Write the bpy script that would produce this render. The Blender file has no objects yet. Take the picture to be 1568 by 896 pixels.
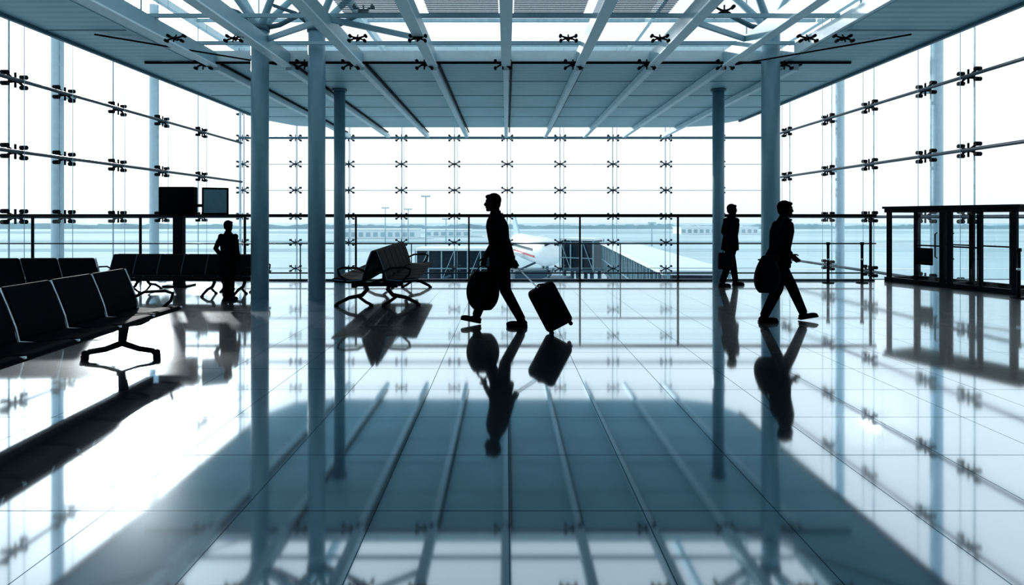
import bpy, bmesh, math, random
from mathutils import Vector, Matrix, Euler
random.seed(7)
sc = bpy.context.scene
F = 871.0; H0 = 1.45
ZOOM = (1.0, 784, 448)
def PX(x, d): return (x-775.0)*d/F
def PZ(y, d): return H0+(333.0-y)*d/F

# ------------------------------------------------------------ materials
def mat(name, col, rough=0.5, metal=0.0, spec=0.5, var=0.12, scale=6.0, bump=0.0, bscale=60.0, emit=None):
    m = bpy.data.materials.new(name); m.use_nodes = True
    nt = m.node_tree; b = nt.nodes['Principled BSDF']
    b.inputs['Roughness'].default_value = rough
    b.inputs['Metallic'].default_value = metal
    b.inputs['Specular IOR Level'].default_value = spec
    tc = nt.nodes.new('ShaderNodeTexCoord')
    n = nt.nodes.new('ShaderNodeTexNoise'); n.inputs['Scale'].default_value = scale
    nt.links.new(tc.outputs['Object'], n.inputs['Vector'])
    r = nt.nodes.new('ShaderNodeValToRGB')
    r.color_ramp.elements[0].position = 0.3; r.color_ramp.elements[1].position = 0.7
    r.color_ramp.elements[0].color = (*[c*(1-var) for c in col], 1)
    r.color_ramp.elements[1].color = (*[min(1, c*(1+var)) for c in col], 1)
    nt.links.new(n.outputs['Fac'], r.inputs['Fac'])
    nt.links.new(r.outputs['Color'], b.inputs['Base Color'])
    if bump > 0:
        n2 = nt.nodes.new('ShaderNodeTexNoise'); n2.inputs['Scale'].default_value = bscale
        nt.links.new(tc.outputs['Object'], n2.inputs['Vector'])
        bp = nt.nodes.new('ShaderNodeBump'); bp.inputs['Strength'].default_value = bump
        bp.inputs['Distance'].default_value = 0.01
        nt.links.new(n2.outputs['Fac'], bp.inputs['Height'])
        nt.links.new(bp.outputs['Normal'], b.inputs['Normal'])
    return m

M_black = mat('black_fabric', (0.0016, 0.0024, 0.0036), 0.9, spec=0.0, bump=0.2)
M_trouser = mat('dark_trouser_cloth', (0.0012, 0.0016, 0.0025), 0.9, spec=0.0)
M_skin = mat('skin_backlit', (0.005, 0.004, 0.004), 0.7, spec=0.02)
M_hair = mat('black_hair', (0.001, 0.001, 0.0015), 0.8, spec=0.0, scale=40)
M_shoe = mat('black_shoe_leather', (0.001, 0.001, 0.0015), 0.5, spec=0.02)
M_leather = mat('black_leather', (0.003, 0.006, 0.009), 0.6, spec=0.02, bump=0.1, bscale=90)
M_chrome = mat('brushed_steel', (0.50, 0.58, 0.63), 0.3, metal=1.0)
M_dkmetal = mat('dark_blue_steel', (0.012, 0.035, 0.055), 0.4, metal=0.0, spec=0.3)
M_midmetal = mat('blue_grey_steel', (0.06, 0.15, 0.20), 0.4, spec=0.4)
M_blkmetal = mat('black_metal', (0.002, 0.005, 0.008), 0.45, spec=0.04)
M_pale = mat('pale_painted_steel', (0.60, 0.74, 0.79), 0.45, spec=0.4, var=0.04)
M_postpale = mat('pale_post_paint', (0.52, 0.68, 0.76), 0.5, spec=0.3, var=0.04)
M_joint = mat('glass_joint', (0.34, 0.50, 0.57), 0.4, spec=0.3)
M_plastic = mat('black_plastic', (0.0015, 0.002, 0.003), 0.6, spec=0.02)
M_white = mat('aircraft_white', (0.88, 0.92, 0.95), 0.35, var=0.03)
M_red = mat('livery_red', (0.6, 0.10, 0.12), 0.4)
M_win = mat('dark_window', (0.01, 0.03, 0.05), 0.2)
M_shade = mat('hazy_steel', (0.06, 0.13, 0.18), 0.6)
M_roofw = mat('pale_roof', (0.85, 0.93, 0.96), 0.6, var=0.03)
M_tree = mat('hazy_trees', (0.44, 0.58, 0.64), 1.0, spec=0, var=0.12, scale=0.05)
M_rear = mat('blue_grey_plaster', (0.03, 0.07, 0.10), 0.8)
M_slab = mat('slab_edge_steel', (0.25, 0.36, 0.42), 0.5)
M_col = mat('column_blue_grey_paint', (0.15, 0.29, 0.36), 0.35, spec=0.5, var=0.04)
M_beamside = mat('beam_blue_grey_paint', (0.26, 0.43, 0.50), 0.4, spec=0.5, var=0.04)

M_soffit = mat('soffit_panels', (0.35, 0.55, 0.61), 0.45, spec=0.4, var=0.08, scale=0.8)
nt = M_soffit.node_tree; b = nt.nodes['Principled BSDF']
tc = nt.nodes.new('ShaderNodeTexCoord'); wv = nt.nodes.new('ShaderNodeTexWave')
wv.bands_direction = 'Y'; wv.inputs['Scale'].default_value = 1.6
nt.links.new(tc.outputs['Object'], wv.inputs['Vector'])
bp = nt.nodes.new('ShaderNodeBump'); bp.inputs['Strength'].default_value = 0.35; bp.inputs['Distance'].default_value = 0.02
nt.links.new(wv.outputs['Fac'], bp.inputs['Height']); nt.links.new(bp.outputs['Normal'], b.inputs['Normal'])

def glassmat(name, tint, gl=0.05):
    m = bpy.data.materials.new(name); m.use_nodes = True; nt = m.node_tree; nt.nodes.clear()
    o = nt.nodes.new('ShaderNodeOutputMaterial'); mx = nt.nodes.new('ShaderNodeMixShader')
    t = nt.nodes.new('ShaderNodeBsdfTransparent'); g = nt.nodes.new('ShaderNodeBsdfGlossy')
    tc = nt.nodes.new('ShaderNodeTexCoord'); n = nt.nodes.new('ShaderNodeTexNoise'); n.inputs['Scale'].default_value = 0.15
    r = nt.nodes.new('ShaderNodeValToRGB')
    r.color_ramp.elements[0].color = (*[c*0.97 for c in tint], 1); r.color_ramp.elements[1].color = (*tint, 1)
    nt.links.new(tc.outputs['Object'], n.inputs['Vector']); nt.links.new(n.outputs['Fac'], r.inputs['Fac'])
    nt.links.new(r.outputs['Color'], t.inputs['Color'])
    g.inputs['Roughness'].default_value = 0.02; mx.inputs['Fac'].default_value = gl
    nt.links.new(t.outputs[0], mx.inputs[1]); nt.links.new(g.outputs[0], mx.inputs[2]); nt.links.new(mx.outputs[0], o.inputs[0])
    return m
M_glass = glassmat('clear_glass', (0.975, 0.99, 1.0), 0.02)
M_railglass = glassmat('railing_glass', (0.92, 0.97, 0.985), 0.04)
M_frost = glassmat('perforated_shade', (0.68, 0.70, 0.73), 0.03)

def floormat():
    m = bpy.data.materials.new('polished_stone_tiles'); m.use_nodes = True; nt = m.node_tree; nt.nodes.clear()
    N = nt.nodes.new; L = nt.links.new
    o = N('ShaderNodeOutputMaterial'); mx = N('ShaderNodeMixShader')
    d = N('ShaderNodeBsdfDiffuse'); g = N('ShaderNodeBsdfGlossy')
    tc = N('ShaderNodeTexCoord'); sp = N('ShaderNodeSeparateXYZ'); L(tc.outputs['Object'], sp.inputs[0])
    def line(sock, off, period, w):
        a = N('ShaderNodeMath'); a.operation = 'ADD'; a.inputs[1].default_value = off; L(sock, a.inputs[0])
        p = N('ShaderNodeMath'); p.operation = 'PINGPONG'; p.inputs[1].default_value = period/2; L(a.outputs[0], p.inputs[0])
        c = N('ShaderNodeMath'); c.operation = 'LESS_THAN'; c.inputs[1].default_value = w/2; L(p.outputs[0], c.inputs[0])
        return c.outputs[0]
    lx = line(sp.outputs['X'], -0.015+66.0, 0.66, 0.006)
    ly = line(sp.outputs['Y'], -2.81+66.0, 0.66, 0.007)
    mm = N('ShaderNodeMath'); mm.operation = 'MAXIMUM'; L(lx, mm.inputs[0]); L(ly, mm.inputs[1])
    n1 = N('ShaderNodeTexNoise'); n1.inputs['Scale'].default_value = 160; n1.inputs['Detail'].default_value = 3
    L(tc.outputs['Object'], n1.inputs['Vector'])
    r = N('ShaderNodeValToRGB'); r.color_ramp.elements[0].position = .35; r.color_ramp.elements[1].position = .7
    r.color_ramp.elements[0].color = (0.004, 0.018, 0.032, 1); r.color_ramp.elements[1].color = (0.020, 0.060, 0.090, 1)
    L(n1.outputs['Fac'], r.inputs['Fac']); L(r.outputs['Color'], d.inputs['Color'])
    mc = N('ShaderNodeMix'); mc.data_type = 'RGBA'
    mc.inputs[6].default_value = (0.82, 0.93, 1.0, 1); mc.inputs[7].default_value = (0.14, 0.23, 0.29, 1)
    L(mm.outputs[0], mc.inputs[0]); L(mc.outputs[2], g.inputs['Color'])
    n2 = N('ShaderNodeTexNoise'); n2.inputs['Scale'].default_value = 0.9; L(tc.outputs['Object'], n2.inputs['Vector'])
    mr = N('ShaderNodeMapRange'); mr.inputs['To Min'].default_value = 0.03; mr.inputs['To Max'].default_value = 0.08
    L(n2.outputs['Fac'], mr.inputs['Value']); L(mr.outputs[0], g.inputs['Roughness'])
    # satin sealer lobe, stronger at grazing angles
    g2 = N('ShaderNodeBsdfGlossy'); g2.inputs['Roughness'].default_value = 0.30; g2.inputs['Color'].default_value = (0.92, 0.98, 1.0, 1)
    mg = N('ShaderNodeMixShader')
    lw = N('ShaderNodeLayerWeight'); lw.inputs['Blend'].default_value = 0.5
    fr = N('ShaderNodeMapRange'); fr.inputs['From Min'].default_value = 0.45; fr.inputs['From Max'].default_value = 0.82
    fr.inputs['To Min'].default_value = 0.50; fr.inputs['To Max'].default_value = 0.98
    L(lw.outputs['Facing'], fr.inputs['Value']); L(fr.outputs[0], mx.inputs['Fac'])
    f2 = N('ShaderNodeMapRange'); f2.inputs['From Min'].default_value = 0.76; f2.inputs['From Max'].default_value = 0.90
    f2.inputs['To Min'].default_value = 0.02; f2.inputs['To Max'].default_value = 0.30
    L(lw.outputs['Facing'], f2.inputs['Value']); L(f2.outputs[0], mg.inputs['Fac'])
    L(g.outputs[0], mg.inputs[1]); L(g2.outputs[0], mg.inputs[2])
    L(d.outputs[0], mx.inputs[1]); L(mg.outputs[0], mx.inputs[2]); L(mx.outputs[0], o.inputs[0])
    return m
M_floor = floormat()

# ------------------------------------------------------------ mesh builder
class MB:
    def __init__(s): s.v = []; s.f = []; s.m = []; s.mats = []; s.sm = []
    def mi(s, m):
        if m not in s.mats: s.mats.append(m)
        return s.mats.index(m)
    def add(s, vs, fs, m, smooth=False):
        o = len(s.v); s.v += [tuple(v) for v in vs]; k = s.mi(m)
        for f in fs: s.f.append([i+o for i in f]); s.m.append(k); s.sm.append(smooth)
    def box(s, c, size, m, R=None):
        c = Vector(c); h = [x/2 for x in size]
        vs = [Vector((i*h[0], j*h[1], k*h[2])) for i in (-1, 1) for j in (-1, 1) for k in (-1, 1)]
        if R is not None: vs = [R @ v for v in vs]
        s.add([v+c for v in vs], [(0,1,3,2),(4,6,7,5),(0,4,5,1),(2,3,7,6),(0,2,6,4),(1,5,7,3)], m)
    def rbox(s, c, size, m, r=0.02, R=None, seg=3):
        bm = bmesh.new(); bmesh.ops.create_cube(bm, size=1)
        for v in bm.verts: v.co = Vector((v.co.x*size[0], v.co.y*size[1], v.co.z*size[2]))
        bmesh.ops.bevel(bm, geom=bm.edges[:], offset=min(r, min(size)*0.49), segments=seg, profile=0.5, affect='EDGES')
        bm.verts.ensure_lookup_table()
        vs = [v.co.copy() for v in bm.verts]
        if R is not None: vs = [R @ v for v in vs]
        c = Vector(c)
        s.add([v+c for v in vs], [[v.index for v in f.verts] for f in bm.faces], m, True); bm.free()
    def beam(s, a, b, w, h, m, up=(0,0,1)):
        a = Vector(a); b = Vector(b); d = (b-a); L = d.length; d.normalize()
        u = Vector(up)
        if abs(d.dot(u)) > 0.99: u = Vector((0, 1, 0))
        x = d.cross(u).normalized(); z = x.cross(d).normalized()
        R = Matrix((x, d, z)).transposed()
        s.box((a+b)/2, (w, L, h), m, R)
    def tube(s, pts, rad, m, seg=8, cap=True):
        pts = [Vector(p) for p in pts]
        if not isinstance(rad, (list, tuple)): rad = [rad]*len(pts)
        n = len(pts); vs = []; prevx = None
        for i, p in enumerate(pts):
            d = (pts[min(i+1, n-1)]-pts[max(i-1, 0)])
            if d.length < 1e-9: d = Vector((0,0,1))
            d.normalize()
            if prevx is None:
                u = Vector((0,0,1)) if abs(d.z) < 0.9 else Vector((0,1,0))
                x = d.cross(u).normalized()
            else:
                x = prevx - d*prevx.dot(d)
                x.normalize()
            prevx = x; y = d.cross(x)
            r = rad[i]; rx, ry = (r if isinstance(r, (tuple, list)) else (r, r))
            for k in range(seg):
                t = 2*math.pi*k/seg; vs.append(p + x*math.cos(t)*rx + y*math.sin(t)*ry)
        fs = []
        for i in range(n-1):
            for k in range(seg):
                k2 = (k+1) % seg
                fs.append((i*seg+k, i*seg+k2, (i+1)*seg+k2, (i+1)*seg+k))
        s.add(vs, fs, m, True)
        if cap:
            o = len(s.v)-len(vs); k = s.mi(m)
            s.f.append([o+i for i in range(seg)][::-1]); s.m.append(k); s.sm.append(False)
            s.f.append([o+(n-1)*seg+i for i in range(seg)]); s.m.append(k); s.sm.append(False)
    def ell(s, c, r, m, R=None, u=14, w=9):
        c = Vector(c); vs = []; fs = []
        if not isinstance(r, (tuple, list)): r = (r, r, r)
        for j in range(w+1):
            ph = math.pi*j/w
            for i in range(u):
                t = 2*math.pi*i/u
                v = Vector((math.sin(ph)*math.cos(t)*r[0], math.sin(ph)*math.sin(t)*r[1], math.cos(ph)*r[2]))
                if R is not None: v = R @ v
                vs.append(c+v)
        for j in range(w):
            for i in range(u):
                i2 = (i+1) % u
                fs.append((j*u+i, (j+1)*u+i, (j+1)*u+i2, j*u+i2))
        s.add(vs, fs, m, True)
    def rings(s, rr, m, seg=20, pw=2.0):
        vs = []
        for (x, y, z, a, b) in rr:
            for k in range(seg):
                t = 2*math.pi*k/seg; c = math.cos(t); q = math.sin(t)
                vs.append((x+a*math.copysign(abs(c)**(2/pw), c), y+b*math.copysign(abs(q)**(2/pw), q), z))
        fs = []; n = len(rr)
        for i in range(n-1):
            for k in range(seg):
                k2 = (k+1) % seg; fs.append((i*seg+k, i*seg+k2, (i+1)*seg+k2, (i+1)*seg+k))
        fs.append([i for i in range(seg)][::-1]); fs.append([(n-1)*seg+i for i in range(seg)])
        s.add(vs, fs, m, True)
    def prism(s, poly, x0, x1, m, T=None, smooth=False):
        n = len(poly)
        vs = [Vector((x0, p[0], p[1])) for p in poly]+[Vector((x1, p[0], p[1])) for p in poly]
        if T is not None: vs = [T @ v for v in vs]
        fs = [[i for i in range(n)], [n+i for i in range(n)][::-1]]
        for i in range(n): fs.append((i, n+i, n+(i+1) % n, (i+1) % n))
        s.add(vs, fs, m, smooth)
    def obj(s, name, parent=None, loc=(0,0,0), rot=(0,0,0), scale=1.0, remesh=None, smooth_it=2, bevel=0):
        me = bpy.data.meshes.new(name); me.from_pydata(s.v, [], s.f)
        for m in s.mats: me.materials.append(m)
        for i, p in enumerate(me.polygons): p.material_index = s.m[i]; p.use_smooth = s.sm[i]
        me.update()
        bm = bmesh.new(); bm.from_mesh(me)
        bmesh.ops.remove_doubles(bm, verts=bm.verts, dist=1e-5)
        bmesh.ops.recalc_face_normals(bm, faces=bm.faces); bm.to_mesh(me); bm.free()
        ob = bpy.data.objects.new(name, me); sc.collection.objects.link(ob)
        if remesh:
            md = ob.modifiers.new('r', 'REMESH'); md.mode = 'VOXEL'; md.voxel_size = remesh; md.use_smooth_shade = True
            ms = ob.modifiers.new('s', 'SMOOTH'); ms.factor = 0.5; ms.iterations = smooth_it
            dg = bpy.context.evaluated_depsgraph_get(); dg.update()
            me2 = bpy.data.meshes.new_from_object(ob.evaluated_get(dg))
            ob.modifiers.clear(); ob.data = me2
            if len(me2.materials) == 0: me2.materials.append(s.mats[0])
            for p in me2.polygons: p.use_smooth = True
        if bevel:
            md = ob.modifiers.new('b', 'BEVEL'); md.width = bevel; md.segments = 2; md.limit_method = 'ANGLE'
        ob.location = loc; ob.rotation_euler = rot; ob.scale = (scale,)*3
        if parent: ob.parent = parent
        return ob
def empty(name, loc=(0,0,0), rot=(0,0,0), scale=1.0):
    e = bpy.data.objects.new(name, None); sc.collection.objects.link(e)
    e.location = loc; e.rotation_euler = rot; e.scale = (scale,)*3; e.empty_display_size = 0.3
    return e

# ------------------------------------------------------------ room
XW = 12.0; YW = 25.5; ZT = 9.0; ZB = -7.0
b = MB(); b.box((0, 4.65, -0.2), (2*XW-0.1, 17.3, 0.4), M_floor); b.obj('floor')
b = MB(); b.box((0, 13.33, -0.22), (2*XW-0.1, 0.06, 0.46), M_slab); b.obj('trim_1')
b = MB(); b.box((0, 19.4, ZB-0.12), (2*XW-0.2, 12.0, 0.2), M_slab); b.obj('lower_hall_floor')
b = MB(); b.box((0, -4.1, (ZT+ZB)/2), (2*XW, 0.2, ZT-ZB), M_rear); b.obj('wall_rear')

def spider(b, c, u, v, n, s, m):
    c = Vector(c); u = Vector(u); v = Vector(v); n = Vector(n)
    b.tube([c-n*0.03*s/0.3, c+n*0.28*s], [0.16*s, 0.12*s], m, 7)
    for a, q in ((1,1),(1,-1),(-1,1),(-1,-1)):
        e = c+u*a*s*0.62+v*q*s*0.30+n*0.18*s
        mid = c+u*a*s*0.30+v*q*s*0.10+n*0.22*s
        b.tube([c+n*0.18*s, mid, e], [0.085*s, 0.075*s, 0.06*s], m, 6)
        b.tube([e-n*0.2*s, e+n*0.14*s], [0.13*s, 0.13*s], m, 7)
    b.tube([c+n*0.2*s-v*0.42*s, c+n*0.2*s+v*0.42*s], 0.06*s, m, 6)

b = MB()
b.add([(-XW, YW, ZB), (XW, YW, ZB), (XW, YW, ZT), (-XW, YW, ZT)], [(0,1,2,3)], M_glass)
cols = [k*2.363+0.05 for k in range(-5, 6)]
rows = [1.5+1.165*k for k in range(-6, 7)]
for x in cols:
    b.box((x, YW+0.02, 1.0), (0.03, 0.02, 16), M_joint)
    b.tube([(x+0.14, YW-0.25, ZB), (x+0.14, YW-0.25, ZT)], 0.010, M_joint, 5, False)
for z in rows:
    big = abs(z-5.0) < 0.1
    b.box((0, YW+0.02, z), (2*XW, 0.02, 0.025), M_joint)
    if big: b.tube([(-XW+.1, YW-0.18, z), (XW-.1, YW-0.18, z)], 0.055, M_midmetal, 8)
    for x in cols: spider(b, (x, YW-0.05, z), (1,0,0), (0,0,1), (0,-1,0), 0.36, M_dkmetal)
b.box((0, YW, ZT), (2*XW, 0.2, 0.25), M_pale)
for sx in (-1, 1): b.tube([(sx*(XW-0.15), YW-0.15, ZB), (sx*(XW-0.15), YW-0.15, ZT)], 0.05, M_postpale, 12)
b.obj('window_1')

def sidewall(name, sx, ylist, rlist, posts):
    b = MB(); X = sx*XW; y0, y1 = -4.0, YW
    b.add([(X, y0, ZB), (X, y1, ZB), (X, y1, ZT), (X, y0, ZT)], [(0,1,2,3)], M_glass)
    for y in ylist:
        b.box((X+sx*0.02, y, 1), (0.02, 0.035, 16), M_joint)
        b.tube([(X-sx*0.25, y+0.12, ZB), (X-sx*0.25, y+0.12, ZT)], 0.008, M_joint, 5, False)
    for z in rlist:
        b.tube([(X-sx*0.2, y0+.1, z), (X-sx*0.2, y1-.1, z)], 0.046, M_dkmetal, 8)
        for y in ylist: spider(b, (X-sx*0.05, y, z), (0,1,0), (0,0,1), (-sx,0,0), 0.43, M_blkmetal)
    for y in posts:
        b.tube([(X+sx*0.5, y, ZB), (X+sx*0.5, y, ZT)], 0.15, M_postpale, 14)
        for z in rlist: b.tube([(X+sx*0.5, y, z), (X, y, z)], 0.04, M_postpale, 6)
    b.box((X, (y0+y1)/2, ZT), (0.2, y1-y0, 0.25), M_pale)
    b.obj(name)
near = [12.2, 10.3, 8.3, 6.3, 4.3, 2.3, 0.3, -1.7]
sidewall('window_2', -1, [22.2, 19.65, 17.4, 15.3, 13.75]+near, [4.77, 3.04, 1.47, 6.6, -0.3, -2.2], [20.2, 15.85, 11.5, 7.0, 2.5, -2.0])
sidewall('window_3', 1, [24.1, 21.0, 18.6, 16.1, 14.6]+near, [5.07, 3.18, 1.47, 7.0, -0.3, -2.2], [21.3, 16.5, 11.9, 7.4, 2.9, -1.6])

# glass roof
b = MB()
b.add([(-XW, -4, ZT+0.1), (XW, -4, ZT+0.1), (XW, YW, ZT+0.1), (-XW, YW, ZT+0.1)], [(0,1,2,3)], M_glass)
for k in range(-2, 3): b.box((k*5.36, (YW-4)/2, ZT-0.15), (0.14, YW+4-.3, 0.3), M_pale)
y = -3.0
while y < YW: b.box((0, y, ZT), (2*XW-.3, 0.09, 0.12), M_joint); y += 3.1
b.obj('glass_roof')

# ceiling canopy
ZC = 4.3; XL, XR = -7.04, 6.85; IL, IR = -5.73, 5.14; YF, YB = 10.52, 18.0
b = MB()
def slab(poly, z0, z1, m, mt=None):
    n = len(poly); vs = [(x, y, z0) for x, y in poly]+[(x, y, z1) for x, y in poly]
    fs = [list(range(n))[::-1], [n+i for i in range(n)]]+[(i, (i+1) % n, n+(i+1) % n, n+i) for i in range(n)]
    b.add(vs, fs, m)
slab([(XL, YF), (XR, YF), (XR, YB-1.3), (XR-0.5, YB-0.3), (XR-1.4, YB), (XL+1.4, YB), (XL+0.5, YB-0.3), (XL, YB-1.3)], ZC, ZC+0.12, M_soffit)
slab([(XL, -3.9), (IL, -3.9), (IL, YF), (XL, YF)], ZC, ZC+0.12, M_soffit)
slab([(IR, -3.9), (XR, -3.9), (XR, YF), (IR, YF)], ZC, ZC+0.12, M_soffit)
b.box(((IL+IR)/2, YF-0.04, ZC+0.11), (IR-IL, 0.08, 0.20), M_pale)
b.box((IL+0.04, (YF-3.9)/2, ZC+0.11), (0.08, YF+3.9, 0.20), M_pale)
b.box((IR-0.04, (YF-3.9)/2, ZC+0.11), (0.08, YF+3.9, 0.20), M_pale)
for x in (XL, XR): b.box((x, (YB-1.3-3.9)/2, ZC+0.05), (0.06, YB-1.3+3.9, 0.2), M_midmetal)
for y in (11.9, 13.3, 14.7, 16.1): b.box(((XL+XR)/2, y, ZC-0.003), (XR-XL-.3, 0.012, 0.01), M_midmetal)
for y in [1.4+1.45*i for i in range(6)]:
    b.box(((XL+IL)/2, y, ZC-0.003), (IL-XL-.1, 0.012, 0.01), M_midmetal); b.box(((XR+IR)/2, y, ZC-0.003), (XR-IR-.1, 0.012, 0.01), M_midmetal)
for x in (XL+0.3, XR-0.3):
    for y in (0, 5, 10.5, 15.5): b.tube([(x, y, ZC+0.1), (x, y, ZT-0.1)], 0.02, M_joint, 6)
b.obj('ceiling')

BP = 1.34
b = MB()
for k in range(-4, 5):
    x = k*BP
    inside = IL+0.1 < x < IR-0.1
    b.box((x, (YF+19.4)/2, ZC-0.07), (0.11, 19.4-YF, 0.12), M_pale)
    b.box((x+0.10, (YF+18.9)/2, ZC-0.02), (0.035, 18.9-YF, 0.03), M_blkmetal)
    if inside:
        b.box((x, (YF-3.9)/2-0.05, ZC+0.05), (0.12, YF+3.8, 0.24), M_beamside)
        b.box((x, (YF-3.9)/2-0.05, ZC-0.08), (0.17, YF+3.8, 0.03), M_pale)
b.obj('ceiling_beams')
b = MB()
for y in (9.95, 8.6, 6.2, 3.8, 1.4, -1.0, -3.4):
    b.box(((IL+IR)/2, y, ZC+0.20), (IR-IL-.2, 0.04, 0.06), M_beamside)
for k in (-3, -2, 2):
    for y in (9.5, 6.0):
        s = 1 if k % 2 else -1
        xa, xb = (k*BP, (k+1)*BP) if s > 0 else ((k+1)*BP, k*BP)
        b.beam((xa, y, ZC+0.12), (xb, y-1.0, ZC+0.12), 0.05, 0.08, M_beamside)
b.add([(IL, -3.9, ZC+0.30), (IR, -3.9, ZC+0.30), (IR, YF, ZC+0.30), (IL, YF, ZC+0.30)], [(0,1,2,3)], M_glass)
b.obj('skylight_frame')
b = MB()
for k in range(-2, 2):
    x0 = k*BP+0.12; x1 = (k+1)*BP-0.12
    b.add([(x0, 5.0, ZC+0.36), (x1, 5.0, ZC+0.36), (x1, 9.0, ZC+0.36), (x0, 9.0, ZC+0.36)], [(0,1,2,3)], M_frost)
    y = 5.0
    while y < 9.0: b.box(((x0+x1)/2, y, ZC+0.38), (x1-x0, 0.018, 0.01), M_midmetal); y += 0.075
b.obj('skylight_sunshade')
b = MB()
b.tube([(-6.6, YF-0.12, ZC-0.02), (6.3, YF-0.12, ZC-0.02)], 0.024, M_blkmetal, 8)
for px in (312, 467, 537, 650, 770, 877, 990, 1110, 1200):
    spider(b, (PX(px, YF-.12), YF-0.1, ZC-0.06), (1,0,0), (0,0,1), (0,-1,0), 0.22, M_blkmetal)
for px in (270, 360, 548, 640, 870, 1010, 1235, 1290):
    spider(b, (PX(px, 8.7), 8.7, ZC-0.12), (1,0,0), (0,0.5,0.8), (0,-1,0), 0.19, M_blkmetal)
b.tube([(-6.3, 8.7, ZC-0.05), (-4.2, YF-.1, ZC-0.05)], 0.014, M_blkmetal, 6)
b.tube([(6.2, 8.7, ZC-0.05), (4.2, YF-.1, ZC-0.05)], 0.014, M_blkmetal, 6)
b.obj('canopy_edge_rod')

def column(x, y, r, ztop, tree):
    e = empty('steel_column', (x, y, 0))
    b = MB(); b.tube([(0,0,0.0), (0,0,ztop)], r, M_col, 32); b.obj('shaft', e)
    b = MB()
    if tree:
        b.tube([(0,0,ztop-0.06), (0,0,ztop+0.02)], r*1.12, M_midmetal, 24)
        for a, q in ((1,1),(1,-1),(-1,1),(-1,-1)):
            pts = [(0,0,ztop-0.1), (0.12*a, 0.10*q, ztop+0.15), (0.38*a, 0.3*q, ztop+0.55), (1.1*a, 0.9*q, ztop+1.6), (2.0*a, 1.7*q, ZT-0.3)]
            b.tube(pts, [r*0.50, r*0.42, r*0.36, r*0.28, r*0.22], M_beamside, 12)
        s = 1 if x < 0 else -1
        b.tube([(0,0,ztop-0.02), (0.35*s, 0, ztop+0.05), (0.85*s, 0, ztop+0.3)], [0.05, 0.045, 0.04], M_midmetal, 8)
        spider(b, (0.85*s, 0, ztop+0.3), (1,0,0), (0,0,1), (0,-1,0), 0.26, M_blkmetal)
        b.tube([(0,0,ztop-0.02), (-0.35*s, -.1, ztop+0.25), (-0.7*s, -.2, ztop+0.35)], [0.04, 0.035, 0.03], M_midmetal, 8)
    else:
        b.tube([(0,0,ztop-0.05), (0,0,ztop)], r*1.3, M_midmetal, 24)
    b.obj('capital', e)
column(PX(398, 10.2), 10.2, 0.15, 4.85, True)
column(PX(485, 10.2), 10.2, 0.15, 4.83, True)
column(PX(1180, 10.2), 10.2, 0.155, 4.83, True)
column(PX(520, 12.65), 12.65, 0.122, ZC, False)
column(PX(1100, 12.65), 12.65, 0.125, ZC, False)

# railing
e = empty('glass_railing', (0, 13.0, 0))
b = MB(); b.tube([(-11.6, 0, 1.49), (8.45, 0, 1.49)], 0.038, M_blkmetal, 10); b.obj('handrail', e)
b = MB()
b.tube([(-11.6, 0, 0.853), (8.45, 0, 0.853)], 0.016, M_dkmetal, 8)
b.box((-1.6, 0, 0.18), (20.0, 0.03, 0.03), M_dkmetal); b.box((-1.6, 0, 0.02), (20.0, 0.06, 0.04), M_dkmetal)
b.obj('rails', e)
b = MB()
for px in (50, 215, 375, 545, 718, 888, 1038, 1190, 1333):
    x = PX(px, 13); b.box((x, 0, 0.73), (0.035, 0.05, 1.46), M_blkmetal); b.box((x, 0, 0.015), (0.12, 0.12, 0.03), M_blkmetal)
for px in (950, 1110, 630, 460): b.box((PX(px, 13), 0, 0.43), (0.018, 0.03, 0.86), M_dkmetal)
b.obj('posts', e)
b = MB(); b.add([(-11.6, 0.02, 0.05), (8.4, 0.02, 0.05), (8.4, 0.02, 1.45), (-11.6, 0.02, 1.45)], [(0,1,2,3)], M_railglass); b.obj('glass_panel', e)

for px, d in ((1268, 12.6), (1320, 12.6), (1560, 10.2)):
    b = MB(); b.tube([(0,0,0), (0,0,0.02)], 0.12, M_blkmetal, 20); b.tube([(0,0,0), (0,0,0.86)], 0.028, M_blkmetal, 12)
    b.tube([(0,0,0.84), (0,0,0.90)], 0.04, M_blkmetal, 12); b.tube([(0,0,0.5), (0,0,0.54)], 0.035, M_chrome, 12)
    b.obj('barrier_post', None, (PX(px, d), d, 0))

# door vestibule
p0 = Vector((8.66, 12.9, 0)); p1 = Vector((9.52, 10.6, 0)); dv = (p1-p0); Lv = dv.length; ang = math.atan2(dv.y, dv.x)
e = empty('glass_door_vestibule', p0, (0, 0, ang))
Hd = 1.67; Dd = 0.95
b = MB(); g = MB()
for yy in (0.0, Dd):
    b.box((Lv/2, yy, Hd-0.05), (Lv+0.1, 0.10, 0.12), M_blkmetal)
    b.box((Lv/2, yy, 0.05), (Lv+0.1, 0.10, 0.10), M_blkmetal)
    for x in (0.03, Lv*0.25, Lv*0.47, Lv*0.53, Lv*0.76, Lv-0.03):
        w = 0.08 if x in (0.03, Lv*0.47, Lv*0.53, Lv-0.03) else 0.04
        b.box((x, yy, Hd/2), (w, 0.07, Hd), M_blkmetal)
    b.box((Lv*0.36, yy, 0.85), (Lv*0.22, 0.03, 0.03), M_blkmetal)
    b.box((Lv*0.65, yy, 0.85), (Lv*0.23, 0.03, 0.03), M_blkmetal)
    g.add([(0, yy, 0.1), (Lv, yy, 0.1), (Lv, yy, Hd-.1), (0, yy, Hd-.1)], [(0,1,2,3)], M_railglass)
for x in (0.03, Lv*0.5, Lv-0.03):
    b.box((x, Dd/2, Hd-0.05), (0.08, Dd, 0.12), M_blkmetal); b.box((x, Dd/2, 0.05), (0.08, Dd, 0.1), M_blkmetal)
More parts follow.
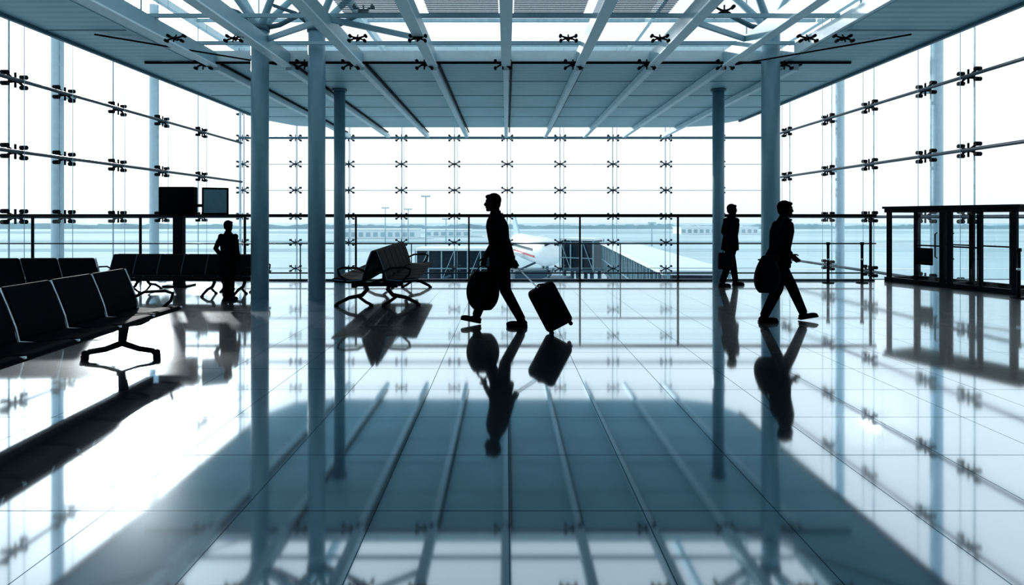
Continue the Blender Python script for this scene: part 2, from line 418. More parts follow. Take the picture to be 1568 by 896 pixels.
b.box((Lv/2, Dd/2, Hd), (Lv+0.16, Dd+0.16, 0.05), M_blkmetal)
b.obj('frame', e)
g.obj('glass', e)
b = MB(); b.rbox((Lv*0.34, -0.07, 0.62), (0.34, 0.05, 0.36), M_plastic, 0.015)
for x in (Lv*0.44, Lv*0.57): b.tube([(x, -0.05, 0.6), (x, -0.11, 0.63), (x, -0.11, 1.1), (x, -0.05, 1.13)], 0.013, M_blkmetal, 8)
b.obj('handles', e)

# ------------------------------------------------------------ seating
def seat_row(name, loc, yaw, n, pitch, scale=1.0, double=False, legs=None, gap=0.16):
    e = empty(name, loc, (0, 0, yaw), scale)
    L = n*pitch
    pad = [(0.02, 0.405), (0.25, 0.385), (0.44, 0.40), (0.50, 0.415), (0.525, 0.44), (0.51, 0.462), (0.45, 0.468), (0.25, 0.445), (0.05, 0.45)]
    back = [(0.03, 0.43), (0.06, 0.46), (0.045, 0.55), (-0.02, 0.74), (-0.065, 0.86), (-0.085, 0.885), (-0.115, 0.885), (-0.12, 0.86), (-0.07, 0.72), (-0.01, 0.55), (-0.02, 0.42)]
    sides = [1, -1] if double else [1]
    off = gap if double else 0.0
    for sd in sides:
        T = Matrix.Rotation(0 if sd == 1 else math.pi, 4, 'Z') @ Matrix.Translation((0, off, 0))
        b = MB()
        g0 = 0.012 if double else 0.020
        for i in range(n):
            x0 = -L/2+i*pitch+g0; x1 = x0+pitch-2*g0
            b.prism(pad, x0, x1, M_leather, T); b.prism(back, x0, x1, M_leather, T)
        b.obj('seats', e, bevel=0.012)
        b = MB()
        for i in range(n+1):
            x = -L/2+i*pitch
            b.tube([T @ Vector(p) for p in ((x, 0.52, 0.45), (x, 0.25, 0.425), (x, 0.06, 0.44), (x, 0.03, 0.56), (x, -0.035, 0.74), (x, -0.09, 0.88))], 0.007 if double else 0.011, M_midmetal if double else M_chrome, 6)
        b.obj('brackets', e)
        b = MB()
        for x in (-L/2, L/2):
            pts = [(x, 0.0, 0.56), (x, 0.12, 0.62), (x, 0.34, 0.63), (x, 0.42, 0.60), (x, 0.40, 0.52), (x, 0.30, 0.43)]
            b.tube([T @ Vector(p) for p in pts], 0.018, M_blkmetal, 8)
        b.obj('armrests', e)
        b = MB(); b.box(T @ Vector((0, 0.18, 0.355)), (L, 0.07, 0.07), M_blkmetal); b.obj('beam', e)
    b = MB()
    lx = legs if legs else (-L/2+pitch*0.9, L/2-pitch*0.9)
    for x in lx:
        if double:
            b.box((x, 0, 0.34), (0.08, 0.8, 0.06), M_blkmetal)
            for s in (1, -1):
                b.tube([(x, 0.20*s, 0.36), (x, 0.16*s, 0.26), (x, 0.24*s, 0.17), (x, 0.44*s, 0.13), (x, 0.60*s, 0.05), (x, 0.64*s, 0.025)], [0.036, 0.036, 0.034, 0.03, 0.026, 0.026], M_blkmetal, 8)
                b.tube([(x, 0.30*s, 0.15), (x, 0.18*s, 0.06), (x, 0.10*s, 0.02)], 0.024, M_blkmetal, 8)
                b.tube([(x, 0.64*s, 0), (x, 0.64*s, 0.03)], 0.035, M_blkmetal, 10)
                b.tube([(x, 0.10*s, 0), (x, 0.10*s, 0.03)], 0.035, M_blkmetal, 10)
        else:
            b.tube([(x, 0.18, 0.36), (x, 0.16, 0.14)], [0.05, 0.035], M_blkmetal, 10)
            b.tube([(x, -0.20, 0.03), (x, -0.16, 0.075), (x, 0.0, 0.10), (x, 0.16, 0.16), (x, 0.32, 0.10), (x, 0.46, 0.075), (x, 0.50, 0.03)], [0.026, 0.028, 0.03, 0.036, 0.03, 0.028, 0.026], M_blkmetal, 8)
            for yy in (-0.2, 0.5):
                b.tube([(x, yy, 0), (x, yy, 0.045)], 0.035, M_blkmetal, 12)
                b.ell((x, yy, 0.06), 0.032, M_blkmetal)
            b.tube([(x, 0.18, 0.34), (x, 0.34, 0.36), (x, 0.42, 0.40)], 0.022, M_blkmetal, 8)
    b.obj('legs', e)
    return e
seat_row('airport_seat_row', (-4.02, 4.88, 0), math.radians(-85), 5, 0.58, legs=(-0.95, 1.35))
seat_row('airport_seat_row', (-6.98, 8.25, 0), math.radians(2), 4, 0.54, 0.98)
seat_row('airport_seat_row', (-6.15, 10.95, 0), math.radians(-3), 6, 0.56, 0.84, True, legs=(-1.05, 0.75, 1.45))
seat_row('airport_seat_row', (-2.18, 10.68, 0), math.radians(-87), 6, 0.53, 1.04, True, legs=(-1.0, 1.3), gap=0.13)

# information display
e = empty('information_display', (PX(273, 11.95), 11.95, 0))
b = MB(); b.box((0.02, 0, 0.75), (0.20, 0.14, 1.5), M_blkmetal); b.box((0.02, 0, 0.02), (0.5, 0.4, 0.04), M_blkmetal); b.obj('post', e, bevel=0.01)
b = MB(); b.rbox((0, 0, 1.79), (0.72, 0.20, 0.60), M_plastic, 0.02); b.box((0, 0.102, 1.79), (0.62, 0.006, 0.48), M_win)
b.obj('monitor', e)
b = MB(); R = Matrix.Rotation(math.radians(24), 3, 'Z')
M_screen = mat('screen_glass', (0.13, 0.25, 0.31), 0.3, spec=0.3, var=0.15, scale=3)
b.rbox((0.78, 0, 1.79), (0.50, 0.09, 0.57), M_plastic, 0.015, R)
b.box(Vector((0.78, 0, 1.79))+R @ Vector((0, -0.05, 0)), (0.43, 0.01, 0.49), M_screen, R)
b.beam((0.3, 0.05, 1.7), (0.75, 0.05, 1.7), 0.06, 0.06, M_blkmetal); b.obj('side_screen', e)

# ------------------------------------------------------------ people
def hand(b, w, d, n, side, curl, m):
    w = Vector(w); d = Vector(d).normalized(); n = Vector(n); n = (n-d*n.dot(d)).normalized(); s = d.cross(n)*side
    R = Matrix((s, d, n)).transposed()
    b.ell(w+d*0.05, (0.042, 0.056, 0.017), m, R, 14, 8)
    b.tube([w-d*0.03, w+d*0.03], [(0.024, 0.024), (0.03, 0.02)], m, 10)
    for i, (o, L) in enumerate(((0.031, 0.070), (0.011, 0.080), (-0.010, 0.074), (-0.030, 0.058))):
        p = w+d*0.085+s*o; a = math.radians(curl*0.5); pts = [p-d*0.02, p]; r = [0.0095, 0.0095]
        for j, fr in enumerate((0.45, 0.32, 0.23)):
            dd = d*math.cos(a)+n*math.sin(a); p = p+dd*L*fr; pts.append(p); r.append(0.0088-0.0009*j); a += math.radians(curl*(1+0.04*i))
        b.tube(pts, r, m, 8)
    t0 = w+d*0.025+s*0.028; t1 = t0+(s*0.6+d*0.55+n*0.45).normalized()*0.036; t2 = t1+(d*0.75+n*0.55+s*0.1).normalized()*0.030
    b.tube([t0, t1, t2], [0.013, 0.0105, 0.009], m, 8)

def shoe(b, ank, fwd, pitch, m):
    a = Vector(ank); f = Vector(fwd).normalized(); l = Vector((0,0,1)).cross(f)
    q = f*math.cos(pitch)+Vector((0,0,1))*math.sin(pitch); u = q.cross(l)*1.0
    if u.z < 0: u = -u
    R = Matrix((q, l, u)).transposed()
    o = a-u*0.08
    b.rbox(o+q*0.06+u*0.012, (0.28, 0.085, 0.026), m, 0.012, R)
    b.ell(o+q*0.105+u*0.034, (0.10, 0.045, 0.038), m, R)
    b.ell(o+q*0.0+u*0.045, (0.08, 0.041, 0.047), m, R)
    b.tube([o-q*0.01+u*0.04, a+Vector((0,0,0.03))], [0.042, 0.045], m, 12)

def person(name, loc, H, yaw, P):
    s = H/1.75
    e = empty(name, loc, (0, 0, yaw), s)
    lean = P.get('lean', 0.03); hf = P.get('hipf', 0.0); hz = P.get('hipz', 0.90); dz = hz-0.90
    fem = P.get('w', 1.0); coat = P.get('coat', 0.78); K = P.get('k', 1.0)
    def tf(z): return hf+lean*(z-0.9)/0.6
    b = MB()
    flare = P.get('flare', 1.0)
    rr = [(coat, 0.195*flare, 0.145*flare), (0.86, 0.19, 0.142), (0.95, 0.18, 0.135), (1.08, 0.160, 0.122), (1.20, 0.175, 0.130), (1.32, 0.192, 0.135), (1.40, 0.190, 0.115), (1.445, 0.140, 0.090), (1.48, 0.082, 0.072), (1.52, 0.062, 0.062)]
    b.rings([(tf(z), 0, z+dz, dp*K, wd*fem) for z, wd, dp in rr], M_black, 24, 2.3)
    for sd, key in ((1, 'L'), (-1, 'R')):
        sh = Vector((tf(1.41), 0.180*fem*sd, 1.405+dz)); el = Vector(P['el'+key]); wr = Vector(P['wr'+key])
        b.ell(sh, (0.066, 0.066, 0.066), M_black)
        m1 = sh.lerp(el, 0.5)
        b.tube([sh+Vector((0,-0.03*sd,0.01)), m1, el, el.lerp(wr, 0.5), wr], [0.066, 0.060, 0.052, 0.048, 0.038], M_black, 12)
        hp = Vector((hf, 0.088*sd, hz)); kn = Vector(P['kn'+key]); an = Vector(P['an'+key])
        b.tube([hp+Vector((0,0,0.05)), hp.lerp(kn, 0.4), kn, kn.lerp(an, 0.35), an+Vector((0,0,0.005))], [0.105, 0.100, 0.077, 0.071, 0.060], M_black, 14)
        b.ell(kn, 0.075, M_black)
    ob = b.obj('suit', e, remesh=0.012, smooth_it=4)
    c = MB(); zc = 1.49+dz; c.tube([(tf(1.49)-0.055, 0.0, zc+0.03), (tf(1.49)-0.03, 0.055, zc+0.02), (tf(1.49)+0.04, 0.045, zc-0.02), (tf(1.49)+0.09, 0.0, zc-0.12), (tf(1.49)+0.04, -0.045, zc-0.02), (tf(1.49)-0.03, -0.055, zc+0.02), (tf(1.49)-0.055, 0.0, zc+0.03)], 0.014, M_trouser, 8); c.obj('collar', e)
    hd = MB(); cx = tf(1.62)+P.get('headf', 0.015); cz = 1.635+dz
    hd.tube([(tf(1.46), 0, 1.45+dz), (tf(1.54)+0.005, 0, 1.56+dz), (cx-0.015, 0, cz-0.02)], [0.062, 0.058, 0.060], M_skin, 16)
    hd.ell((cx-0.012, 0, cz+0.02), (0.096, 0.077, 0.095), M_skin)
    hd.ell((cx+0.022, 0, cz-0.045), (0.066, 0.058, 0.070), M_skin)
    hd.ell((cx+0.055, 0, cz-0.093), (0.030, 0.032, 0.024), M_skin)
    hd.tube([(cx+0.080, 0, cz+0.012), (cx+0.102, 0, cz-0.028), (cx+0.090, 0, cz-0.040)], [0.010, 0.015, 0.012], M_skin, 8)
    hd.ell((cx+0.078, 0, cz+0.028), (0.014, 0.05, 0.010), M_skin)
    hd.ell((cx+0.080, 0, cz-0.064), (0.012, 0.025, 0.010), M_skin)
    for sd in (1, -1): hd.ell((cx-0.01, 0.080*sd, cz-0.012), (0.020, 0.010, 0.032), M_skin)
    hd.obj('head', e, remesh=0.006, smooth_it=2)
    ey = MB()
    for sd in (1, -1): ey.ell((cx+0.079, 0.031*sd, cz+0.004), 0.011, M_win, None, 10, 6)
    ey.box((cx+0.091, 0, cz-0.066), (0.006, 0.042, 0.004), M_hair); ey.obj('eyes_and_mouth', e)
    hr = MB()
    hr.ell((cx-0.022, 0, cz+0.036), (0.100, 0.086, 0.094), M_hair)
    hr.ell((cx-0.055, 0, cz-0.01), (0.058, 0.075, 0.078), M_hair)
    hr.ell((cx+0.045, 0.0, cz+0.078), (0.048, 0.062, 0.032), M_hair)
    hr.obj('hair', e, remesh=0.007, smooth_it=1)
    for sd, key in ((1, 'L'), (-1, 'R')):
        h = MB(); wr = Vector(P['wr'+key]); el = Vector(P['el'+key])
        dd = P.get('hd'+key, tuple((wr-el).normalized())); nn = P.get('hn'+key, (0, -sd, 0))
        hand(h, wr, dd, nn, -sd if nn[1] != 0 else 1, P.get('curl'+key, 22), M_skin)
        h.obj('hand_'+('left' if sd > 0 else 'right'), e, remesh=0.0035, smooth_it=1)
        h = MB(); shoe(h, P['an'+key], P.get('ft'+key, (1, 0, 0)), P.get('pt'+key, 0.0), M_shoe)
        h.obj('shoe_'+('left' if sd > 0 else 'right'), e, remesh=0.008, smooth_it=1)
    return e
P1 = dict(lean=0.07, hipf=-0.02, hipz=0.885, headf=0.03, coat=0.78, k=1.12,
          knR=(0.17, -0.09, 0.475), anR=(0.31, -0.08, 0.102), ptR=0.20,
          knL=(-0.08, 0.09, 0.47), anL=(-0.29, 0.09, 0.082), ptL=-0.0,
          elR=(0.05, -0.27, 1.12), wrR=(0.20, -0.27, 0.88), hdR=(0.25, 0, -1), hnR=(0, 1, 0.01), curlR=75,
          elL=(-0.09, 0.27, 1.13), wrL=(-0.17, 0.31, 0.89), hdL=(-0.45, 0.1, -0.8), hnL=(0, -1, 0.01), curlL=75)
loc1 = Vector((-0.09, 7.65, 0)); s1 = 1.78/1.75
person('walking_traveller', loc1, 1.78, math.pi, P1)
def W1(p): return Vector((loc1.x-p[0]*s1, loc1.y-p[1]*s1, p[2]*s1))
P2 = dict(lean=0.07, hipf=0.0, hipz=0.875, headf=0.02, coat=0.80, k=1.08,
          knL=(0.23, 0.09, 0.50), anL=(0.40, 0.08, 0.099), ptL=0.16,
          knR=(-0.06, -0.09, 0.47), anR=(-0.25, -0.09, 0.082), ptR=0.0,
          elL=(0.12, 0.27, 1.14), wrL=(0.31, 0.25, 0.94), curlL=25,
          elR=(-0.12, -0.27, 1.17), wrR=(-0.16, -0.30, 0.97), hdR=(-0.2, 0, -0.9), hnR=(0, 1, 0.01), curlR=75)
loc2 = Vector((PX(1192, 7.94), 7.94, 0)); s2 = 1.70/1.75
person('walking_businessman', loc2, 1.70, 0, P2)
P3 = dict(lean=0.03, hipf=0.0, hipz=0.885, coat=0.78, k=1.1,
          knL=(0.12, 0.09, 0.48), anL=(0.19, 0.09, 0.082), ptL=0.0,
          knR=(-0.10, -0.09, 0.47), anR=(-0.25, -0.09, 0.082), ptR=-0.0,
          elL=(0.02, 0.28, 1.14), wrL=(0.22, 0.27, 0.92), curlL=25,
          elR=(-0.14, -0.27, 1.14), wrR=(-0.25, -0.27, 0.88), hdR=(-0.1, 0, -1), hnR=(0, 1, 0.01), curlR=75)
loc3 = Vector((PX(1118, 12.0), 12.0, 0)); s3 = 1.74/1.75; yaw3 = math.radians(12)
person('walking_man', loc3, 1.74, yaw3, P3)
P4 = dict(lean=0.01, hipf=0.0, hipz=0.90, coat=0.55, flare=0.93,
          knL=(0.03, 0.06, 0.48), anL=(0.0, 0.06, 0.082), knR=(0.02, -0.06, 0.48), anR=(0.03, -0.06, 0.082),
          elL=(-0.04, 0.27, 1.14), wrL=(0.08, 0.20, 0.96), curlL=40,
          elR=(-0.02, -0.23, 1.12), wrR=(0.04, -0.24, 0.87), curlR=25, w=0.95)
person('standing_passenger', (PX(349, 9.9), 9.9, 0), 1.39, math.radians(80), P4)

dS = 7.12
def Q(x, y): return Vector((PX(x, dS), dS, PZ(y, dS)))
bot = Q(858, 503); top = Q(825, 440); ax = (top-bot).normalized(); bot.z = max(bot.z, 0.06)
th = math.atan2(-(ax.x), ax.z)
e = empty('wheeled_suitcase', (bot.x, dS, bot.z+0.03), (0, -th, 0))
Ls = 0.56; Ws = 0.36
b = MB(); b.rbox((0, 0, Ls/2), (Ws, 0.24, Ls), M_plastic, 0.055, seg=5)
for x in (-0.1, -0.033, 0.033, 0.1): b.rbox((x, -0.118, Ls/2), (0.02, 0.012, Ls-0.14), M_plastic, 0.005)
b.obj('shell', e)
b = MB(); b.tube([(-0.06, 0, Ls), (0, 0, Ls+0.025), (0.06, 0, Ls)], 0.012, M_plastic, 8)
for x in (-Ws/2+0.05, Ws/2-0.05):
    for yy in (-0.08, 0.08): b.tube([(x-0.0, yy-0.012, -0.012), (x-0.0, yy+0.012, -0.012)], 0.026, M_blkmetal, 14)
b.obj('wheels', e)
gp = W1((P1['wrL'][0]-0.045, P1['wrL'][1]-0.01, P1['wrL'][2]-0.085))
Minv = (Matrix.Translation((bot.x, dS, bot.z+0.03)) @ Matrix.Rotation(-th, 4, 'Y')).inverted()
gl = Minv @ gp
b = MB()
for o in (-0.05, 0.05):
    b.tube([(-0.03, o, Ls-0.05), (-0.03, o, Ls), (gl.x, gl.y+o, gl.z)], 0.007, M_chrome, 8)
b.tube([(gl.x, gl.y-0.065, gl.z), (gl.x, gl.y+0.065, gl.z)], 0.014, M_plastic, 10)
b.obj('telescopic_handle', e)

def holdall(name, grip, w, h, t, yaw=0.0, dropx=0.0, strap=0.12, taper=0.8):
    e = empty(name, grip, (0, 0, yaw))
    b = MB(); rr = []
    N = 10
    for i in range(N+1):
        u = i/N; prof = math.sin(math.pi*(0.10+0.84*(1-u)))**0.45
        k = (taper+(1-taper)*(1-u))
        rr.append((dropx*(1-u*0.2), 0, -strap-h+h*u, w/2*prof*k, t/2*prof*k))
    b.rings(rr, M_plastic, 24, 2.6); b.obj('body', e, remesh=0.012, smooth_it=3)
    b = MB()
    for yy in (-t*0.22, t*0.22):
        b.tube([(dropx-w*0.22, yy, -strap-0.06), (dropx*0.5-w*0.12, yy*0.6, -strap*0.4), (0, yy*0.1, 0), (dropx*0.5+w*0.12, yy*0.6, -strap*0.4), (dropx+w*0.22, yy, -strap-0.06)], 0.010, M_plastic, 8)
    b.box((dropx*.8, -t*0.5*0.86, -strap-h*0.5), (w*0.5, 0.012, h*0.3), M_plastic)
    b.obj('handles', e)
    return e
g1 = W1((P1['wrR'][0]+0.02, P1['wrR'][1]+0.02, P1['wrR'][2]-0.10))
holdall('travel_holdall', g1, 0.50, 0.54, 0.22, 0, -0.01, 0.09, 0.85)
g2 = Vector((loc2.x+(P2['wrR'][0]-0.02)*s2, loc2.y+(P2['wrR'][1]+0.02)*s2, (P2['wrR'][2]-0.09)*s2))
e = holdall('shoulder_bag', g2, 0.42, 0.50, 0.2, 0, -0.12, -0.08, 0.60)
b = MB(); b.tube([(-0.2, 0.0, -0.1), (-0.12, -0.01, 0.1), (0.08, 0.02, 0.45), (0.17, 0.1, 0.60), (0.2, 0.2, 0.45)], 0.012, M_plastic, 8); b.obj('strap', e)
g3 = Vector((P3['wrR'][0]-0.01, P3['wrR'][1]+0.02, P3['wrR'][2]-0.10))*s3
g3 = loc3+Matrix.Rotation(yaw3, 3, 'Z') @ g3
e = empty('briefcase', g3, (0, 0, yaw3))
b = MB(); b.rbox((0, 0, -0.22), (0.34, 0.10, 0.34), M_plastic, 0.025); b.box((0, -0.052, -0.14), (0.34, 0.008, 0.02), M_plastic); b.obj('case', e)
b = MB(); b.tube([(-0.07, 0, -0.06), (-0.06, 0, -0.01), (0, 0, 0.0), (0.06, 0, -0.01), (0.07, 0, -0.06)], 0.011, M_plastic, 8); b.obj('handle', e)

# ------------------------------------------------------------ outside
ZG = -7.0
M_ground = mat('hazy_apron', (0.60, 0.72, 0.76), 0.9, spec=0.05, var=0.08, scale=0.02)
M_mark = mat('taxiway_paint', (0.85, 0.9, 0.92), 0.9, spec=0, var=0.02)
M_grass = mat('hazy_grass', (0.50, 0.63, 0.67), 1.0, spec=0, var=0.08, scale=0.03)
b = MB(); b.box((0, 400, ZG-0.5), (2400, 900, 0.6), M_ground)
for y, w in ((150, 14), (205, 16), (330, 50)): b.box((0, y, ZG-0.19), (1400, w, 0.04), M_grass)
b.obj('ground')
b = MB()
for y in (95, 122, 190): b.box((0, y, ZG-0.17), (500, 0.8, 0.06), M_mark)
b.box((15, 90, ZG-0.16), (0.8, 90, 0.05), M_mark); b.obj('taxiway_marking')
b = MB(); vs = []; fs = []; n = 520
for i in range(n+1):
    x = -640+1280*i/n
    h = 2.0+0.35*math.sin(i*0.13)+0.4*math.sin(i*0.41+1)+random.random()*1.2+(1.2*max(0, math.sin((i-80)/80*math.pi)) if 80 < i < 160 else 0)
    vs += [(x, 430, ZG-.3), (x, 430, ZG+max(0.8, h)), (x, 445, ZG+max(0.8, h*0.8))]
for i in range(n): fs += [(3*i, 3*i+3, 3*i+4, 3*i+1), (3*i+1, 3*i+4, 3*i+5, 3*i+2)]
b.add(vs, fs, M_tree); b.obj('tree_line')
for x, y, w, h in ((-52, 240, 30, 3.6), (-26, 260, 20, 3.0), (110, 300, 40, 3.5)):
    b = MB(); b.box((0, 0, h/2), (w, 14, h), M_roofw); b.box((0, 0, h+0.1), (w+1, 15, 0.3), M_roofw)
    k = int(w//3)
    for i in range(k): b.box((-w/2+1.5+i*w/k, -7.05, h*0.45), (w/k*0.6, 0.1, h*0.5), M_tree)
    b.obj('airport_hangar', None, (x, y, ZG-0.17))
for px, ty, d in ((652, 300, 150), (590, 318, 182), (625, 320, 183), (998, 341, 172), (683, 335, 184)):
    zt = PZ(ty, d); b = MB()
    b.tube([(0,0,0), (0,0,zt-ZG)], [0.22, 0.12], M_tree, 8)
    b.box((0, 0, zt-ZG), (2.4, 0.4, 0.18), M_tree)
    for i in range(-2, 3): b.box((i*0.5, -0.2, zt-ZG+0.2), (0.3, 0.3, 0.3), M_tree)
    b.obj('floodlight_mast', None, (PX(px, d), d, ZG-0.2))
# aircraft
nose = Vector((6.6, 78, -3.9)); tail = Vector((1.2, 112, -3.2)); hdg = nose-tail
e = empty('passenger_airplane', (nose.x, nose.y, 0), (0, 0, math.atan2(hdg.y, hdg.x)))
b = MB(); zc = -3.6; pts = []; rad = []
for u, r in ((0, 0.12), (-0.4, 0.75), (-1.2, 1.3), (-2.5, 1.8), (-4.5, 2.1), (-20, 2.1), (-25, 1.9), (-29, 1.1), (-33, 0.3)):
    pts.append((u, 0, zc-0.35*(1 if u > -0.5 else 0.3 if u > -2 else 0)+(0.9 if u < -28 else 0.3 if u < -24 else 0))); rad.append(r)
b.tube(pts, rad, M_white, 24); b.obj('fuselage', e)
b = MB()
for sd in (1, -1):
    vs = [(-12, 1.5*sd, zc-1.1), (-18.5, 1.5*sd, zc-1.1), (-22, 16*sd, zc+0.1), (-20, 16*sd, zc+0.1)]
    b.add([Vector(v) for v in vs]+[Vector(v)+Vector((0,0,0.45)) for v in vs], [(0,1,2,3),(4,7,6,5),(0,4,5,1),(1,5,6,2),(2,6,7,3),(3,7,4,0)], M_white)
    vs = [(-28, 0.8*sd, zc+0.9), (-31.5, 0.8*sd, zc+0.9), (-33, 6*sd, zc+1.3), (-31.6, 6*sd, zc+1.3)]
    b.add([Vector(v) for v in vs]+[Vector(v)+Vector((0,0,0.25)) for v in vs], [(0,1,2,3),(4,7,6,5),(0,4,5,1),(1,5,6,2),(2,6,7,3),(3,7,4,0)], M_white)
    b.tube([(-11, 5.6*sd, zc-1.7), (-11.6, 5.6*sd, zc-1.7), (-15, 5.6*sd, zc-1.6)], [0.95, 1.1, 0.7], M_white, 16)
    b.tube([(-10.95, 5.6*sd, zc-1.7), (-10.9, 5.6*sd, zc-1.7)], 0.8, M_win, 16)
vs = [(-26, -0.15, zc+1.7), (-32, -0.15, zc+1.3), (-33.5, -0.15, zc+5.2), (-31, -0.15, zc+5.2)]
b.add([Vector(v) for v in vs]+[Vector(v)+Vector((0,0.3,0)) for v in vs], [(0,1,2,3),(4,7,6,5),(0,4,5,1),(1,5,6,2),(2,6,7,3),(3,7,4,0)], M_postpale)
b.obj('wings_and_tail', e)
b = MB()
for sd in (1, -1):
    b.box((-1.75, 0.55*sd, zc+1.28), (0.8, 0.9, 0.42), M_win)
    for i in range(22): b.box((-5-i*0.9, 2.07*sd, zc+0.35), (0.35, 0.1, 0.4), M_win)
    b.box((-12.5, 2.0*sd, zc-0.55), (17, 0.14, 0.28), M_red)
b.obj('windows_and_stripe', e)
b = MB()
for x, y in ((-4, 0), (-17, 2.6), (-17, -2.6)):
    b.tube([(x, y, zc-1.3), (x, y, -6.7)], 0.15, M_shade, 8)
    for o in (-0.3, 0.3): b.tube([(x, y+o-0.15, -6.65), (x, y+o+0.15, -6.65)], 0.5, M_win, 14)
b.obj('landing_gear', e)
def corridor(name, a, c, w, z0, z1):
    a = Vector(a); c = Vector(c); d = c-a; L = d.length
    e = empty(name, (a.x, a.y, 0), (0, 0, math.atan2(d.y, d.x)))
    b = MB(); b.box((L/2, 0, z1), (L, w+0.5, 0.22), M_roofw); b.box((L/2, 0, z0), (L, w+0.2, 0.25), M_shade)
    b.box((L/2, 0, (z0+z1)/2), (L-0.2, w-0.4, z1-z0), M_win)
    k = max(2, int(L/1.1))
    for i in range(k+1):
        for s in (1, -1):
            b.box((L*i/k, s*w/2, (z0+z1)/2), (0.12, 0.12, z1-z0), M_joint)
    for s in (1, -1):
        b.box((L/2, s*w/2, z0+(z1-z0)*0.4), (L, 0.08, 0.10), M_joint)
        for i in range(0, k, 2): b.beam((L*i/k, s*w/2, z0), (L*(i+1)/k, s*w/2, z1), 0.07, 0.07, M_joint)
    b.obj('corridor', e)
    b = MB()
    for f in (0.08, 0.5, 0.92):
        for s in (1, -1): b.tube([(L*f, s*w*0.35, ZG-0.2), (L*f, s*w*0.35, z0)], 0.22, M_shade, 10)
    b.obj('support_legs', e)
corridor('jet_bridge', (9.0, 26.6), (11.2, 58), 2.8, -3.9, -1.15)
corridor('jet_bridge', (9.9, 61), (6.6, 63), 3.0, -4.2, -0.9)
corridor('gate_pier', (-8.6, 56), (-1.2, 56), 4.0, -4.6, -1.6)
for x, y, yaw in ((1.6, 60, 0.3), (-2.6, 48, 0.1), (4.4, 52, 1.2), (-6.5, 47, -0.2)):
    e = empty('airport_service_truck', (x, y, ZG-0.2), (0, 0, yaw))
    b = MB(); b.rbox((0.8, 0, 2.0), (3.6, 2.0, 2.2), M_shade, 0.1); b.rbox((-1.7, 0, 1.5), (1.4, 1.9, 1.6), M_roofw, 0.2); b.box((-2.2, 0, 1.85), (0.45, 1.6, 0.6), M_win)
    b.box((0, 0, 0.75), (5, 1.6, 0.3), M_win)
    b.tube([(-0.2, 0.6, 3.0), (1.8, 0.6, 3.8)], 0.12, M_shade, 6); b.obj('body', e)
    b = MB()
    for xx in (-1.6, 1.6):
        for yy in (-0.95, 0.95): b.tube([(xx, yy-0.15, 0.45), (xx, yy+0.15, 0.45)], 0.45, M_win, 14)
    b.obj('wheels', e)

# ------------------------------------------------------------ world & sun
sd = Vector((-0.645, 1.0, 0.358)).normalized()
w = bpy.data.worlds.new('sky'); sc.world = w; w.use_nodes = True; nt = w.node_tree; nt.nodes.clear()
N = nt.nodes.new; L = nt.links.new
o = N('ShaderNodeOutputWorld'); bg = N('ShaderNodeBackground'); tc = N('ShaderNodeTexCoord')
nz = N('ShaderNodeVectorMath'); nz.operation = 'NORMALIZE'; L(tc.outputs['Generated'], nz.inputs[0])
sp = N('ShaderNodeSeparateXYZ'); L(nz.outputs[0], sp.inputs[0])
cr = N('ShaderNodeValToRGB'); e0, e1 = cr.color_ramp.elements
e0.position = 0.0; e0.color = (0.84, 0.92, 0.95, 1); e1.position = 1.0; e1.color = (0.62, 0.80, 0.90, 1)
x = cr.color_ramp.elements.new(0.06); x.color = (0.95, 0.99, 1.0, 1)
x = cr.color_ramp.elements.new(0.45); x.color = (0.90, 0.96, 0.99, 1)
L(sp.outputs['Z'], cr.inputs['Fac'])
dt = N('ShaderNodeVectorMath'); dt.operation = 'DOT_PRODUCT'; dt.inputs[1].default_value = sd; L(nz.outputs[0], dt.inputs[0])
mx0 = N('ShaderNodeMath'); mx0.operation = 'MAXIMUM'; mx0.inputs[1].default_value = 0; L(dt.outputs['Value'], mx0.inputs[0])
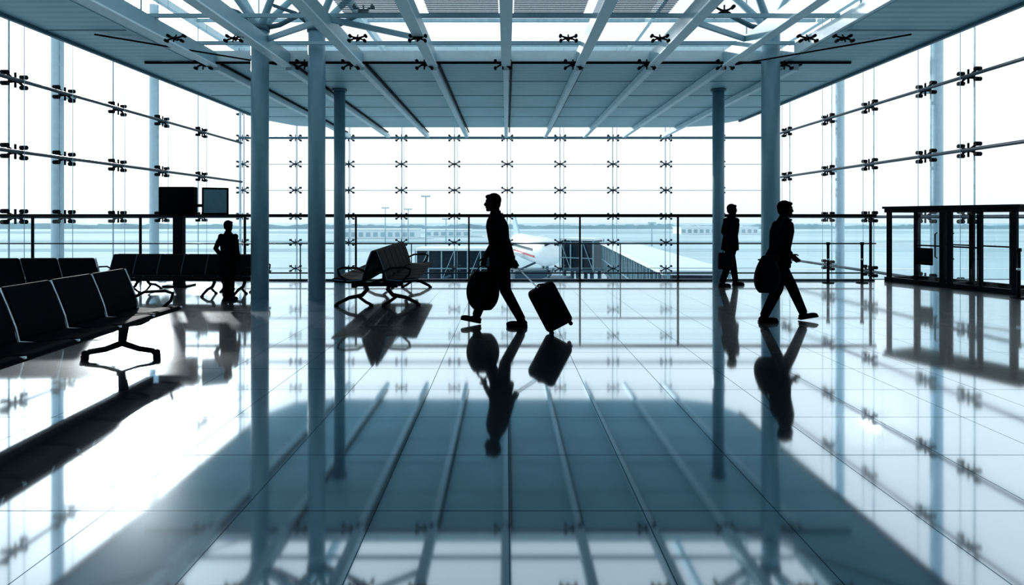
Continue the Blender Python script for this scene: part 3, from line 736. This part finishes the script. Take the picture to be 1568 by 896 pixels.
def pw(e, g):
    p = N('ShaderNodeMath'); p.operation = 'POWER'; p.inputs[1].default_value = e; L(mx0.outputs[0], p.inputs[0])
    q = N('ShaderNodeMath'); q.operation = 'MULTIPLY'; q.inputs[1].default_value = g; L(p.outputs[0], q.inputs[0]); return q.outputs[0]
a1 = N('ShaderNodeMath'); a1.operation = 'ADD'; L(pw(8, 0.16), a1.inputs[0]); L(pw(130, 2.2), a1.inputs[1])
a2 = N('ShaderNodeMath'); a2.operation = 'ADD'; L(a1.outputs[0], a2.inputs[0]); L(pw(2500, 45), a2.inputs[1])
cm = N('ShaderNodeMix'); cm.data_type = 'RGBA'; cm.blend_type = 'ADD'; cm.inputs[0].default_value = 1.0
cb = N('ShaderNodeCombineXYZ'); L(a2.outputs[0], cb.inputs[0]); L(a2.outputs[0], cb.inputs[1]); L(a2.outputs[0], cb.inputs[2])
L(cr.outputs['Color'], cm.inputs[6]); L(cb.outputs[0], cm.inputs[7])
L(cm.outputs[2], bg.inputs['Color']); bg.inputs['Strength'].default_value = 1.12; L(bg.outputs[0], o.inputs[0])

sl = bpy.data.lights.new('sun', 'SUN'); sl.energy = 2.2; sl.angle = math.radians(1.2); sl.color = (1, 0.98, 0.95)
so = bpy.data.objects.new('sun', sl); sc.collection.objects.link(so); so.rotation_euler = (-sd).to_track_quat('-Z', 'Y').to_euler(); so.location = (-10, 10, 12)

# ------------------------------------------------------------ camera
cam = bpy.data.cameras.new('camera'); co = bpy.data.objects.new('camera', cam); sc.collection.objects.link(co)
kz, cx0, cy0 = ZOOM
cam.sensor_width = 36; cam.lens = 36*F/1568.0*kz; cam.shift_x = (cx0-775)/1568.0*kz; cam.shift_y = -(cy0-333)/1568.0*kz
cam.clip_end = 3000; cam.clip_start = 0.05
co.location = (0, 0, H0); co.rotation_euler = (math.pi/2, 0, 0)
sc.camera = co
try:
    sc.view_settings.view_transform = 'Standard'; sc.view_settings.look = 'None'
    sc.view_settings.exposure = 0.07; sc.view_settings.gamma = 0.84
except Exception as ex: print(ex)
